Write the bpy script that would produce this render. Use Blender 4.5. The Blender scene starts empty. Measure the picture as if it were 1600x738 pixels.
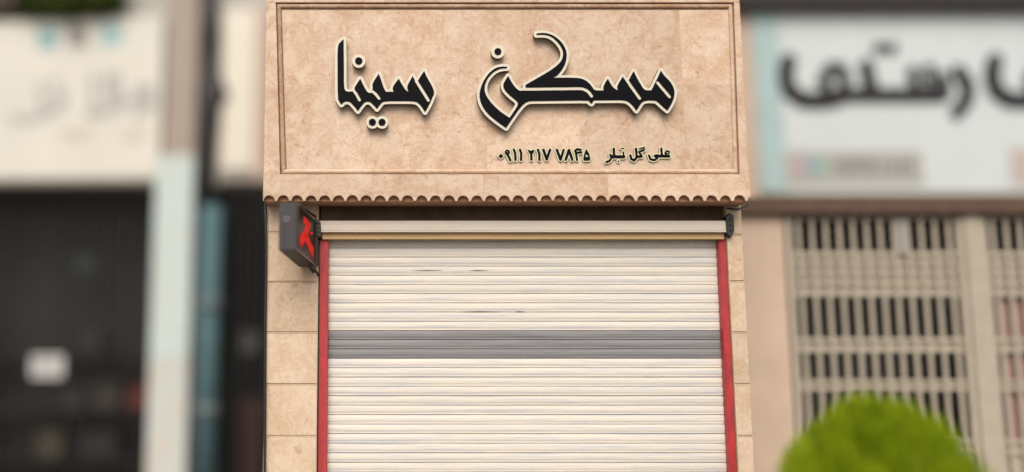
import bpy, bmesh, math, random
import numpy as np
from mathutils import Vector, noise as mnoise
random.seed(7)
S = bpy.context.scene
COL = S.collection

# ------------------------------------------------------------------ camera, sky, sun, exposure
CAM = Vector((0.0, -6.65, 1.6)); FPX = 1436.0; PX0 = 600.0; PY0 = 369.0
PITCH = math.atan(0.133)
cd = bpy.data.cameras.new('camera'); cam = bpy.data.objects.new('camera', cd); COL.objects.link(cam)
cam.location = CAM; cam.rotation_euler = (math.radians(90) + PITCH, 0, 0)
cd.sensor_width = 36.0; cd.lens = 36.0 * FPX / 1600.0
cd.shift_x = (800.0 - PX0) / 1600.0
cd.clip_start = 0.05; cd.clip_end = 2000.0
cd.dof.use_dof = True; cd.dof.focus_distance = 6.84
cd.dof.aperture_fstop = (cd.lens / 1000.0) / 0.42
S.camera = cam

SUN_EL, SUN_AZ = 44.0, 188.0            # degrees; azimuth measured from +Y towards +X
w = bpy.data.worlds.new('World'); S.world = w; w.use_nodes = True
nt = w.node_tree; nt.nodes.clear()
wo = nt.nodes.new('ShaderNodeOutputWorld'); bg = nt.nodes.new('ShaderNodeBackground')
sk = nt.nodes.new('ShaderNodeTexSky'); sk.sky_type = 'NISHITA'; sk.sun_disc = False
sk.sun_elevation = math.radians(SUN_EL); sk.sun_rotation = math.radians(SUN_AZ)
sk.air_density = 1.0; sk.dust_density = 5.0; sk.ozone_density = 0.4
bg.inputs['Strength'].default_value = 0.12
nt.links.new(sk.outputs[0], bg.inputs[0]); nt.links.new(bg.outputs[0], wo.inputs[0])
ld = bpy.data.lights.new('sun', 'SUN'); ld.energy = 1.4; ld.angle = math.radians(42); ld.color = (1.0, 0.955, 0.895)
sun = bpy.data.objects.new('sun', ld); COL.objects.link(sun)
_a = math.radians(SUN_AZ); _e = math.radians(SUN_EL)
sdir = Vector((math.sin(_a) * math.cos(_e), math.cos(_a) * math.cos(_e), math.sin(_e)))
sun.rotation_euler = sdir.to_track_quat('Z', 'Y').to_euler(); sun.location = sdir * 30
S.view_settings.view_transform = 'Standard'; S.view_settings.look = 'None'
S.view_settings.gamma = 1.0; S.view_settings.use_curve_mapping = False
S.view_settings.exposure = 0.30

# ------------------------------------------------------------------ helpers
def at(px, py, Y):
    """point of the plane y = Y that the measured photograph position falls on"""
    u = (px - PX0) / FPX; v = (PY0 - py) / FPX
    d = Vector((u, math.cos(PITCH) - v * math.sin(PITCH), math.sin(PITCH) + v * math.cos(PITCH)))
    return CAM + d * ((Y - CAM.y) / d.y)
def X(px, py, Y): return at(px, py, Y).x
def Z(py, Y): return at(600, py, Y).z

def lin(c):
    return tuple((x / 12.92 if x <= 0.04045 else ((x + 0.055) / 1.055) ** 2.4) for x in c)
MATS = {}
def mat(name, col, rough=0.6, metal=0.0, var=0.0, scale=6.0, bump=0.0, bscale=60.0, stretch=(1, 1, 1), col2=None, spec=0.5, emit=None):
    """plain procedural paint / plaster / metal: two tones mixed by noise, with fine relief"""
    if name in MATS: return MATS[name]
    m = bpy.data.materials.new(name); m.use_nodes = True; n = m.node_tree; L = n.links
    b = n.nodes['Principled BSDF']
    b.inputs['Roughness'].default_value = rough; b.inputs['Metallic'].default_value = metal
    b.inputs['Specular IOR Level'].default_value = spec
    b.inputs['Base Color'].default_value = (*col, 1)
    g = n.nodes.new('ShaderNodeNewGeometry'); mp = n.nodes.new('ShaderNodeMapping')
    mp.inputs['Scale'].default_value = stretch; L.new(g.outputs['Position'], mp.inputs['Vector'])
    if var > 0 or col2:
        t = n.nodes.new('ShaderNodeTexNoise'); t.inputs['Scale'].default_value = scale; t.inputs['Detail'].default_value = 8
        t.inputs['Roughness'].default_value = 0.62
        L.new(mp.outputs[0], t.inputs['Vector'])
        r = n.nodes.new('ShaderNodeValToRGB')
        c2 = col2 if col2 else tuple(x * (1 - var) for x in col)
        r.color_ramp.elements[0].position = 0.32; r.color_ramp.elements[0].color = (*c2, 1)
        r.color_ramp.elements[1].position = 0.66; r.color_ramp.elements[1].color = (*col, 1)
        L.new(t.outputs['Fac'], r.inputs[0]); L.new(r.outputs[0], b.inputs['Base Color'])
    if bump > 0:
        t2 = n.nodes.new('ShaderNodeTexNoise'); t2.inputs['Scale'].default_value = bscale; t2.inputs['Detail'].default_value = 6
        L.new(mp.outputs[0], t2.inputs['Vector'])
        bp = n.nodes.new('ShaderNodeBump'); bp.inputs['Strength'].default_value = bump; bp.inputs['Distance'].default_value = 0.01
        L.new(t2.outputs['Fac'], bp.inputs['Height']); L.new(bp.outputs[0], b.inputs['Normal'])
    if emit:
        b.inputs['Emission Color'].default_value = (*emit[0], 1); b.inputs['Emission Strength'].default_value = emit[1]
    MATS[name] = m
    return m

def stone(name, pale, warm, dark, rough=0.55):
    """travertine: cloudy beige, pinkish brown blotches, broken veins, little pits; each slab shifts the pattern"""
    m = bpy.data.materials.new(name); m.use_nodes = True; n = m.node_tree; L = n.links
    b = n.nodes['Principled BSDF']; b.inputs['Roughness'].default_value = rough
    b.inputs['Specular IOR Level'].default_value = 0.3
    g = n.nodes.new('ShaderNodeNewGeometry'); oi = n.nodes.new('ShaderNodeObjectInfo')
    ml = n.nodes.new('ShaderNodeVectorMath'); ml.operation = 'SCALE'; ml.inputs[0].default_value = (9, 4, 7)
    L.new(oi.outputs['Random'], ml.inputs['Scale'])
    ad = n.nodes.new('ShaderNodeVectorMath'); ad.operation = 'ADD'
    L.new(g.outputs['Position'], ad.inputs[0]); L.new(ml.outputs[0], ad.inputs[1])
    def nz(sc, det, dist=0.0, rg=0.6):
        t = n.nodes.new('ShaderNodeTexNoise'); t.inputs['Scale'].default_value = sc; t.inputs['Detail'].default_value = det
        t.inputs['Distortion'].default_value = dist; t.inputs['Roughness'].default_value = rg
        L.new(ad.outputs[0], t.inputs['Vector']); return t
    def ramp(src, p0, p1):
        r = n.nodes.new('ShaderNodeMapRange'); r.inputs['From Min'].default_value = p0; r.inputs['From Max'].default_value = p1
        r.interpolation_type = 'SMOOTHSTEP'
        L.new(src, r.inputs['Value']); return r.outputs[0]
    def mix(f, a, c, k=1.0):
        x = n.nodes.new('ShaderNodeMix'); x.data_type = 'RGBA'
        if k != 1.0:
            mm = n.nodes.new('ShaderNodeMath'); mm.operation = 'MULTIPLY'; mm.inputs[1].default_value = k
            L.new(f, mm.inputs[0]); f = mm.outputs[0]
        L.new(f, x.inputs['Factor'])
        for s, i in ((a, 6), (c, 7)):
            if isinstance(s, tuple): x.inputs[i].default_value = (*s, 1)
            else: L.new(s, x.inputs[i])
        return x.outputs[2]
    big = nz(3.2, 7, 0.9, 0.66); mid = nz(11, 9, 1.2, 0.68); vein = nz(4.5, 12, 2.2, 0.74); pit = nz(48, 4, 0.5); fine = nz(34, 7, 0.8, 0.7); cloud = nz(6.5, 8, 1.6, 0.7)
    c = mix(ramp(big.outputs['Fac'], 0.36, 0.64), pale, warm)
    c = mix(ramp(mid.outputs['Fac'], 0.48, 0.66), c, pale, 0.75)
    c = mix(ramp(cloud.outputs['Fac'], 0.52, 0.64), c, warm, 0.85)
    patch = nz(1.7, 5, 0.6, 0.55)
    c = mix(ramp(patch.outputs['Fac'], 0.52, 0.68), c, dark, 0.16)
    c = mix(ramp(fine.outputs['Fac'], 0.50, 0.70), c, warm, 0.55)
    c = mix(ramp(fine.outputs['Fac'], 0.46, 0.34), c, (0.70, 0.58, 0.46), 0.5)
    c = mix(ramp(vein.outputs['Fac'], 0.575, 0.66), c, dark, 0.52)
    rid = nz(3.1, 9, 1.0, 0.62)
    pp_ = n.nodes.new('ShaderNodeMath'); pp_.operation = 'SUBTRACT'; pp_.inputs[1].default_value = 0.5; L.new(rid.outputs['Fac'], pp_.inputs[0])
    ab = n.nodes.new('ShaderNodeMath'); ab.operation = 'ABSOLUTE'; L.new(pp_.outputs[0], ab.inputs[0])
    c = mix(ramp(ab.outputs[0], 0.02, 0.0), c, dark, 0.16)
    c = mix(ramp(vein.outputs['Fac'], 0.42, 0.33), c, (0.72, 0.61, 0.50), 0.6)
    c = mix(ramp(pit.outputs['Fac'], 0.62, 0.70), c, dark, 0.55)
    rv = n.nodes.new('ShaderNodeMapRange'); rv.inputs['To Min'].default_value = 0.92; rv.inputs['To Max'].default_value = 1.06
    L.new(oi.outputs['Random'], rv.inputs['Value'])
    hs = n.nodes.new('ShaderNodeHueSaturation'); L.new(rv.outputs[0], hs.inputs['Value']); L.new(c, hs.inputs['Color'])
    L.new(hs.outputs[0], b.inputs['Base Color'])
    bp = n.nodes.new('ShaderNodeBump'); bp.inputs['Strength'].default_value = 0.25; bp.inputs['Distance'].default_value = 0.006
    L.new(mid.outputs['Fac'], bp.inputs['Height']); L.new(bp.outputs[0], b.inputs['Normal'])
    MATS[name] = m
    return m

def empty(name, loc, label, cat, group=None):
    o = bpy.data.objects.new(name, None); COL.objects.link(o); o.location = loc; o.empty_display_size = 0.2
    o['label'] = label; o['category'] = cat
    if group: o['group'] = group
    return o
ROOTLOC = {}
def rootloc(o):
    v = Vector(o.location)
    while o.parent: o = o.parent; v = v + Vector(o.location)
    return v
def link(name, me, m, parent=None, loc=None, smooth=False, label=None):
    o = bpy.data.objects.new(name, me); COL.objects.link(o)
    if m is not None and len(me.materials) == 0: me.materials.append(m)
    p = Vector((0, 0, 0)) if loc is None else Vector(loc)
    if parent is not None:
        o.parent = parent; p = p - rootloc(parent)
    o.location = p
    if smooth:
        for f in me.polygons: f.use_smooth = True
    if label: o['label'] = label
    return o
def tag(o, label=None, cat=None, group=None, kind=None):
    if label: o['label'] = label
    if cat: o['category'] = cat
    if group: o['group'] = group
    if kind: o['kind'] = kind
    return o
def bm_mesh(bm, name):
    bmesh.ops.recalc_face_normals(bm, faces=bm.faces)
    me = bpy.data.meshes.new(name); bm.to_mesh(me); bm.free(); return me
def add_box(bm, x0, x1, y0, y1, z0, z1):
    vs = [bm.verts.new(p) for p in ((x0,y0,z0),(x1,y0,z0),(x1,y1,z0),(x0,y1,z0),(x0,y0,z1),(x1,y0,z1),(x1,y1,z1),(x0,y1,z1))]
    for f in ((0,3,2,1),(4,5,6,7),(0,1,5,4),(1,2,6,5),(2,3,7,6),(3,0,4,7)): bm.faces.new([vs[i] for i in f])
    return vs
def box(name, x0, x1, y0, y1, z0, z1, m, parent=None, bev=0.0, seg=1):
    """its origin sits in the middle of its base"""
    c = Vector(((x0+x1)/2, (y0+y1)/2, z0)); bm = bmesh.new()
    add_box(bm, x0-c.x, x1-c.x, y0-c.y, y1-c.y, 0, z1-z0)
    if bev > 0: bmesh.ops.bevel(bm, geom=list(bm.edges), offset=bev, segments=seg, affect='EDGES')
    return link(name, bm_mesh(bm, name), m, parent, c)
def prism(name, pts, y0, y1, m, parent=None, bev=0.0):
    """outline in x, z carried from y0 (front) to y1 (back)"""
    bm = bmesh.new()
    a = [bm.verts.new((p[0], y0, p[1])) for p in pts]; b = [bm.verts.new((p[0], y1, p[1])) for p in pts]
    fr = bm.faces.new(a); bm.faces.new(b[::-1]); n = len(pts)
    for i in range(n): bm.faces.new((a[i], b[i], b[(i+1) % n], a[(i+1) % n]))
    if bev > 0:
        bmesh.ops.bevel(bm, geom=[e for e in fr.edges], offset=bev, segments=1, affect='EDGES')
    bmesh.ops.triangulate(bm, faces=[f for f in bm.faces if len(f.verts) > 4])
    return link(name, bm_mesh(bm, name), m, parent)
def tube_bm(bm, pts, r, n=8, cap=True):
    pts = [Vector(p) for p in pts]; rings = []
    for i, p in enumerate(pts):
        t = (pts[min(i+1, len(pts)-1)] - pts[max(i-1, 0)]).normalized()
        u = t.cross(Vector((0, 0, 1)));
        if u.length < 1e-3: u = t.cross(Vector((0, 1, 0)))
        u.normalize(); v = t.cross(u); rr = r[i] if isinstance(r, (list, tuple)) else r
        rings.append([bm.verts.new(p + (u*math.cos(a) + v*math.sin(a))*rr) for a in [2*math.pi*k/n for k in range(n)]])
    for a, b in zip(rings, rings[1:]):
        for k in range(n): bm.faces.new((a[k], a[(k+1) % n], b[(k+1) % n], b[k]))
    if cap: bm.faces.new(rings[0][::-1]); bm.faces.new(rings[-1])
def tube(name, pts, r, m, parent=None, n=8):
    bm = bmesh.new(); tube_bm(bm, pts, r, n); return link(name, bm_mesh(bm, name), m, parent, smooth=True)

# ---- lettering: strokes and outlines -> distance field -> clean contours -> raised letters
def sd_poly(P, poly):
    poly = np.array(poly, float); n = len(poly); d = np.full(P.shape[0], 1e9); s = np.ones(P.shape[0])
    for i in range(n):
        a = poly[i]; b = poly[i-1]; e = b - a; q = P - a
        t = np.clip((q @ e) / max(e @ e, 1e-9), 0, 1); r = q - t[:, None]*e
        d = np.minimum(d, (r*r).sum(1))
        c1 = P[:, 1] >= a[1]; c2 = P[:, 1] < b[1]; c3 = e[0]*q[:, 1] > e[1]*q[:, 0]
        fl = (c1 & c2 & c3) | (~c1 & ~c2 & ~c3); s[fl] *= -1
    return s*np.sqrt(d)
def sd_line(P, pts, r):
    d = np.full(P.shape[0], 1e9)
    pts = np.array(pts, float)
    if len(pts) == 1: return np.sqrt(((P - pts[0])**2).sum(1)) - r
    for a, b in zip(pts, pts[1:]):
        e = b - a; q = P - a; t = np.clip((q @ e)/max(e @ e, 1e-9), 0, 1); w_ = q - t[:, None]*e
        d = np.minimum(d, np.sqrt((w_*w_).sum(1)))
    return d - r
def contours(F, x0, y0, h, iso):
    ny, nx = F.shape; seg = {}
    def ip(a, b, fa, fb):
        t = (iso - fa)/(fb - fa); return (a[0] + (b[0]-a[0])*t, a[1] + (b[1]-a[1])*t)
    inside = F < iso
    tot = inside[:-1, :-1].astype(int) + inside[1:, :-1] + inside[:-1, 1:] + inside[1:, 1:]
    nxt = {}; pos = {}
    for j, i in np.argwhere((tot > 0) & (tot < 4)):
        j = int(j); i = int(i)
        c = [(i, j), (i+1, j), (i+1, j+1), (i, j+1)]; f = [F[y, x] for x, y in c]
        keys = [('h', i, j), ('v', i+1, j), ('h', i, j+1), ('v', i, j)]; out = []; inn = []
        for k in range(4):
            fa, fb = f[k], f[(k+1) % 4]
            if (fa < iso) != (fb < iso):
                pos[keys[k]] = ip(c[k], c[(k+1) % 4], fa, fb)
                (out if fa < iso else inn).append(keys[k])
        if len(out) == 1: nxt[out[0]] = inn[0]
        else:
            order = [k for k in keys if k in out or k in inn]
            for o_ in out:
                nxt[o_] = order[(order.index(o_)+1) % 4]
    loops = []; seen = set()
    for s in list(nxt):
        if s in seen: continue
        lp = []; k = s
        while k in nxt and k not in seen:
            seen.add(k); lp.append((x0 + pos[k][0]*h, y0 + pos[k][1]*h)); k = nxt[k]
        if len(lp) > 5: loops.append(lp)
    return loops
def simplify(lp, tol):
    P = np.array(lp); n = len(P)
    i1 = int(np.argmax(((P - P[0])**2).sum(1)))
    def rdp(a, b):
        if b - a < 2: return []
        Q = P[np.arange(a, b+1) % n]; e = Q[-1]-Q[0]; L_ = np.hypot(*e)
        d = np.abs(e[0]*(Q[:, 1]-Q[0, 1]) - e[1]*(Q[:, 0]-Q[0, 0]))/L_ if L_ > 1e-9 else np.hypot(*(Q-Q[0]).T)
        k = int(np.argmax(d))
        if d[k] < tol: return []
        return rdp(a, a+k) + [a+k] + rdp(a+k, b)
    idx = [0] + rdp(0, i1) + [i1] + rdp(i1, n)
    return [tuple(P[i % n]) for i in idx]
def letter_mesh(name, loops, Y, y_front, depth, bevel=0.0):
    """loops in photograph positions on plane Y become one raised mesh whose front lies at y_front"""
    cu = bpy.data.curves.new('tmp', 'CURVE'); cu.dimensions = '2D'; cu.fill_mode = 'BOTH'
    for lp in loops:
        sp = cu.splines.new('POLY'); sp.points.add(len(lp)-1); sp.use_cyclic_u = True
        for p, q in zip(sp.points, lp):
            wv = at(q[0], q[1], Y); p.co = (wv.x, wv.z, 0, 1)
    cu.extrude = depth/2
    o = bpy.data.objects.new('tmp', cu); COL.objects.link(o)
    bpy.context.view_layer.update()
    dg = bpy.context.evaluated_depsgraph_get()
    me = bpy.data.meshes.new_from_object(o.evaluated_get(dg), depsgraph=dg); me.name = name
    bpy.data.objects.remove(o); bpy.data.curves.remove(cu)
    for v in me.vertices:
        x, z, k = v.co; v.co = (x, y_front + depth/2 - k, z)
    bm = bmesh.new(); bm.from_mesh(me); bmesh.ops.remove_doubles(bm, verts=bm.verts, dist=1e-5)
    bmesh.ops.recalc_face_normals(bm, faces=bm.faces); bm.to_mesh(me); bm.free()
    me.materials.clear()
    return me
def glyph(root, part, sub, adds, subs, rim, Y, h, m_rim, m_face, rim_y, rim_d, face_y, face_d, solid_rim=True):
    """one raised piece: pale rim body and dark face on it. adds/subs: ('p', pts) outline, ('l', pts, r) stroke"""
    allp = [p for s in adds for p in s[1]]; rmax = max([s[2] for s in adds if s[0] == 'l'] + [0])
    pad = rmax + (rim or 0) + 3*h
    x0 = min(p[0] for p in allp)-pad; x1 = max(p[0] for p in allp)+pad; y0 = min(p[1] for p in allp)-pad; y1 = max(p[1] for p in allp)+pad
    nx = int((x1-x0)/h)+2; ny = int((y1-y0)/h)+2
    gx, gy = np.meshgrid(x0 + np.arange(nx)*h, y0 + np.arange(ny)*h); P = np.stack([gx.ravel(), gy.ravel()], 1)
    def ev(s): return sd_poly(P, s[1]) if s[0] == 'p' else sd_line(P, s[1], s[2])
    F = np.minimum.reduce([ev(s) for s in adds]); B = F.copy()
    for s in subs: F = np.maximum(F, -ev(s))
    par = None
    if rim:
        lp = [simplify(l, h*0.18) for l in contours(B.reshape(ny, nx), x0, y0, h, rim)]
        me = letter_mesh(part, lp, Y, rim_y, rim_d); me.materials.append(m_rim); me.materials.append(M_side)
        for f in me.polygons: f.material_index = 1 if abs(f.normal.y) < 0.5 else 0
        par = link(part, me, None, root)
    lp = [simplify(l, h*0.18) for l in contours(F.reshape(ny, nx), x0, y0, h, 0.0)]
    f = link(sub if rim else part, letter_mesh(sub, lp, Y, face_y, face_d), m_face, par if par else root)
    return par or f

# ------------------------------------------------------------------ materials
TRAV = stone('travertine', (0.645, 0.51, 0.39), (0.52, 0.355, 0.24), (0.31, 0.155, 0.09))
TRAV2 = stone('pilaster_travertine', (0.62, 0.495, 0.37), (0.53, 0.385, 0.26), (0.34, 0.20, 0.12))
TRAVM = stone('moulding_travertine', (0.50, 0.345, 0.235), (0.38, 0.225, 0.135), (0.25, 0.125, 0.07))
M_under = mat('bounce_tone_stone', (0.40, 0.215, 0.115), 0.9, var=0.3, scale=14, bump=0.3)  # reddish bounce and shade under the fringe put into the stone colour
M_groove = mat('stone_groove', (0.34, 0.21, 0.13), 0.8, var=0.3, scale=20)
M_plaster = mat('plaster', (0.50, 0.42, 0.35), 0.85, var=0.15, bump=0.2)
M_cream = mat('letter_cream', (0.64, 0.60, 0.49), 0.4, var=0.08, scale=30)
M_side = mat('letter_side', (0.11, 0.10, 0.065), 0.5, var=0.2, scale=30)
M_olive = mat('letter_cream_small', (0.66, 0.62, 0.42), 0.45, var=0.1, scale=40)
M_black = mat('letter_black', (0.006, 0.006, 0.008), 0.4, var=0.2, scale=15, spec=0.04)
M_red = mat('red_rail', (0.46, 0.034, 0.040), 0.48, scale=16, bump=0.25, stretch=(1, 1, 0.35), col2=(0.28, 0.026, 0.028))
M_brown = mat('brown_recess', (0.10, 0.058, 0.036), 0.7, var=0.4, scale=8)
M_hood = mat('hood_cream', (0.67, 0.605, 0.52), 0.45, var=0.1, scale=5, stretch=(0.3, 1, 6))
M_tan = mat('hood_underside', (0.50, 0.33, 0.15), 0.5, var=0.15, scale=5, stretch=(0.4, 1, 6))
M_dark = mat('dark_steel', (0.022, 0.020, 0.020), 0.5, var=0.4, scale=20)
M_case = mat('box_casing', (0.030, 0.029, 0.031), 0.5, var=0.15, scale=14, bump=0.05)
M_screen = mat('box_face', (0.045, 0.020, 0.016), 0.35, var=0.3, scale=18)
M_led = mat('led_red', (0.35, 0.008, 0.005), 0.6, emit=((1.0, 0.010, 0.003), 0.32))

# ------------------------------------------------------------------ setting: ground, pavement, kerb
M_road = mat('asphalt', (0.06, 0.06, 0.062), 0.9, var=0.35, scale=3, bump=0.4)
M_pave = mat('pavement', (0.34, 0.32, 0.29), 0.85, var=0.25, scale=2.5, bump=0.3)
bm = bmesh.new()
for v in ((-400, -400), (400, -400), (400, 400), (-400, 400)): bm.verts.new((v[0], v[1], -0.134))
bm.faces.new(bm.verts[:] if False else list(bm.verts))
tag(link('ground', bm_mesh(bm, 'ground'), M_road), kind='structure')
pv = box('pavement', -14, 14, -3.6, 11, -0.13, -0.004, M_pave); tag(pv, kind='structure')
kb = box('kerb', -14, 14, -3.76, -3.602, -0.132, 0.006, mat('kerb', (0.4, 0.39, 0.37), 0.85, var=0.25), bev=0.015); tag(kb, kind='structure')

# ------------------------------------------------------------------ the stone shop front
YS, YP, YC = 0.0, 0.22, 0.31        # sign face, pilasters, shutter curtain
XL = X(413, 200, YS); XR = X(1167, 215, YS)       # ends of the sign
XP = X(1169, 540, YP)                              # outer end of the right pilaster
ZT = 6.2
shop = empty('shop_building', (0.9, 1.5, 0), 'shop front clad in beige travertine with a scalloped stone fringe over its shutter', 'building')
xo0, xo1 = X(495.5, 560, YP), X(1146, 560, YP)     # the opening
zsof = Z(314, YS) + 0.002
ztop = Z(321, YP)
# core walls of the building (behind the cladding)
box('wall', XL, xo0 - 0.004, YP + 0.03, 4.9, 0, ZT, M_plaster, shop)
box('wall', xo1 + 0.004, XP, YP + 0.03, 4.9, 0, ZT, M_plaster, shop)
box('wall', xo0 - 0.002, xo1 + 0.002, 0.62, 4.9, 0, ZT - 0.002, M_plaster, shop)
box('roof', XL - 0.02, XR + 0.02, 0.0, 4.95, ZT, ZT + 0.15, M_plaster, shop)
box('wall', XL, XR, 0.06, YP + 0.028, Z(305, YS) + 0.05, ZT - 0.004, M_plaster, shop)
box('soffit', XL + 0.002, XR - 0.002, YP + 0.032, 0.6, ztop + 0.02, ztop + 0.1, M_plaster, shop)
# pilaster tiles
def pil(x0, x1, ys):
    for a, b in zip(ys, ys[1:]):
        box('stone_slab', x0, x1, YP, YP + 0.024, Z(b, YP) + 0.007, Z(a, YP) - 0.007, TRAV2, shop, bev=0.0035)
    box('joint_backing', x0 + 0.004, x1 - 0.004, YP + 0.009, YP + 0.0285, 0, Z(ys[0], YP) - 0.01, M_groove, shop)
    for a in ys[1:-1]:
        zc = Z(a, YP); box('joint_strip', x0 + 0.002, x1 - 0.002, YP + 0.0045, YP + 0.02, zc - 0.0035, zc + 0.004, TRAV2, shop)
pil(X(418, 420, YP), xo0, [316, 363, 441, 520, 601, 682, 762, 842, 925])
pil(xo1, XP, [316, 367, 440, 520, 601, 682, 762, 842, 925])
box('stone_return', xo0 - 0.003, xo0 + 0.002, YP + 0.002, 0.6, 0, ztop, TRAV2, shop)
box('stone_return', xo1 - 0.002, xo1 + 0.003, YP + 0.002, 0.6, 0, ztop, TRAV2, shop)
# sign panel: inner slabs, recessed
iL0, iL1 = 442.0, 450.0   # inner left edge top / bottom
zi0, zi1 = Z(266, YS), Z(14, YS)
yrec = 0.020
def lx(py):  # inner left edge
    return iL0 + (iL1 - iL0)*(py - 14)/252.0
colsA = [None, 562, 695, 842, 985, 1068, None]; colsB = [None, 520, 640, 760, 905, 1068, None]
XIR = X(1143, 100, YS)
for cols, ya, yb in ((colsA, 14, 131), (colsB, 131, 266)):
    for k in range(len(cols)-1):
        zt, zb = Z(ya, YS), Z(yb, YS)
        def ex(i, py):
            if i == 0: return X(lx(py), py, YS) - 0.01
            if i == len(cols)-1: return XIR + 0.01
            return X(cols[i], 140, YS)
        g = 0.0001
        pts = [(ex(k, yb)+g, zb+g), (ex(k+1, yb)-g, zb+g), (ex(k+1, ya)-g, zt-g), (ex(k, ya)+g, zt-g)]
        prism('stone_slab', pts, yrec + random.uniform(0, 0.0006), 0.06, TRAV, shop)
# moulding: a raised rounded strip between two grooves on each side of the panel
oTL = (X(431, 5, YS), Z(4, YS)); oBL = (X(437.5, 273, YS), Z(272.5, YS)); oTR = (X(1147, 5, YS), Z(4, YS)); oBR = (X(1156, 273, YS), Z(272.5, YS))
W_ = 0.046
def mitre(corner_a, corner_b, va, vb, m):
    bm = bmesh.new()
    prof = [(0.0, 0.030), (0.007, 0.016), (0.014, 0.006), (0.024, 0.003), (0.033, 0.006), (0.038, 0.012), (0.040, 0.028), (W_, 0.028)]
    a = [bm.verts.new((corner_a[0]+va[0]*d, y, corner_a[1]+va[1]*d)) for d, y in prof]
    b = [bm.verts.new((corner_b[0]+vb[0]*d, y, corner_b[1]+vb[1]*d)) for d, y in prof]
    for i in range(len(prof)-1): bm.faces.new((a[i], a[i+1], b[i+1], b[i]))
    # back face so that it is a closed body
    bm.faces.new(a[::-1]) ; bm.faces.new(b)
    c0 = bm.verts.new((corner_a[0], 0.055, corner_a[1])); c1 = bm.verts.new((corner_b[0], 0.055, corner_b[1]))
    bm.faces.new((a[0], b[0], c1, c0))
    return link('frame_moulding', bm_mesh(bm, 'frame_moulding'), m, shop)
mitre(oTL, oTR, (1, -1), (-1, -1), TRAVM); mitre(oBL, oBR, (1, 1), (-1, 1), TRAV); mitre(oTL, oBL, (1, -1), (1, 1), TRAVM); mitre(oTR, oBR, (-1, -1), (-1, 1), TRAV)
# outer border slabs
def quad(name, P4, y0, y1, m, bev=0.002): return prism(name, P4, y0, y1, m, shop, bev)
zbt, zft = oBL[1], Z(304.5, YS)
quad('stone_slab', [(XL, zbt), (oBL[0], zbt), (oTL[0], oTL[1]), (XL, oTL[1])], 0.0, 0.06, TRAV)
quad('stone_slab', [(oBR[0], zbt), (XR, zbt), (XR, oTR[1]), (oTR[0], oTR[1])], 0.0, 0.06, TRAV)
tops = [XL] + [X(p, 0, YS) for p in (610, 800, 985)] + [XR]
for a, b in zip(tops, tops[1:]):
    for z0_, z1_ in ((oTL[1] + 0.001, 4.75), (4.752, 5.4), (5.402, ZT - 0.002)):
        quad('stone_slab', [(a + .0006, z0_), (b - .0006, z0_), (b - .0006, z1_), (a + .0006, z1_)], 0.0, 0.06, TRAV)
# scalloped fringe: half-round flutes cut through the underside, carried back to the wall
pitch = (X(1154.7, 309, YS) - X(421.3, 309, YS))/34.0; xc0 = X(421.3, 309, YS)
R_ = pitch*0.41; zf = Z(314.2, YS)
cuts = [XL] + [xc0 + pitch*(k + 0.5) for k in (7, 15, 24)] + [XR]
for a, b in zip(cuts, cuts[1:]):
    bot = []
    for k in range(-2, 37):
        c = xc0 + pitch*k
        for j in range(13):
            rk = R_*(1 + 0.05*mnoise.noise(Vector((k*3.7, 0.5, 1.5)))); t = math.pi*(1 - j/12.0); xx = c + rk*math.cos(t) + 0.003*mnoise.noise(Vector((k*2.9, 4.5, 0.3))); zz = zf + 0.004*mnoise.noise(Vector((k*5.3 + (j > 6)*5.3, 2.2, 0.7))) + rk*math.sin(t)
            if a + .001 < xx < b - .001: bot.append((xx, zz))
    def under(x):
        k = round((x - xc0)/pitch); d = abs(x - (xc0 + pitch*k))
        return zf + (math.sqrt(max(R_*R_ - d*d, 0)) if d < R_ else 0)
    bot = [(a + .0005, under(a))] + bot + [(b - .0005, under(b))]
    bm = bmesh.new(); y0_, y1_ = -0.006, 0.032; zz_ = zbt - 0.001
    A = [[bm.verts.new((x, y, z)) for x, z in bot] for y in (y0_, y1_)]
    B = [[bm.verts.new((x, y, zz_)) for x, z in bot] for y in (y0_, y1_)]
    for i in range(len(bot)-1):
        bm.faces.new((A[0][i], A[0][i+1], B[0][i+1], B[0][i])); bm.faces.new((A[1][i+1], A[1][i], B[1][i], B[1][i+1]))
        bm.faces.new((A[0][i+1], A[0][i], A[1][i], A[1][i+1])); bm.faces.new((B[0][i], B[0][i+1], B[1][i+1], B[1][i]))
    for i in (0, -1): bm.faces.new((A[0][i], B[0][i], B[1][i], A[1][i]))
    me = bm_mesh(bm, 'fringe_stone'); me.materials.append(TRAV); me.materials.append(M_under)
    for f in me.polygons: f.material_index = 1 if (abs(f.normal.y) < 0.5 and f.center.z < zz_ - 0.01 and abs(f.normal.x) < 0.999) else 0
    link('fringe_stone', me, None, shop)

for a, b in zip(cuts, cuts[1:]): box('soffit_stone', a + .001, b - .001, 0.0325, YP + 0.026, zf + 0.001, Z(305, YS) + 0.049, M_under, shop)

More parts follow.
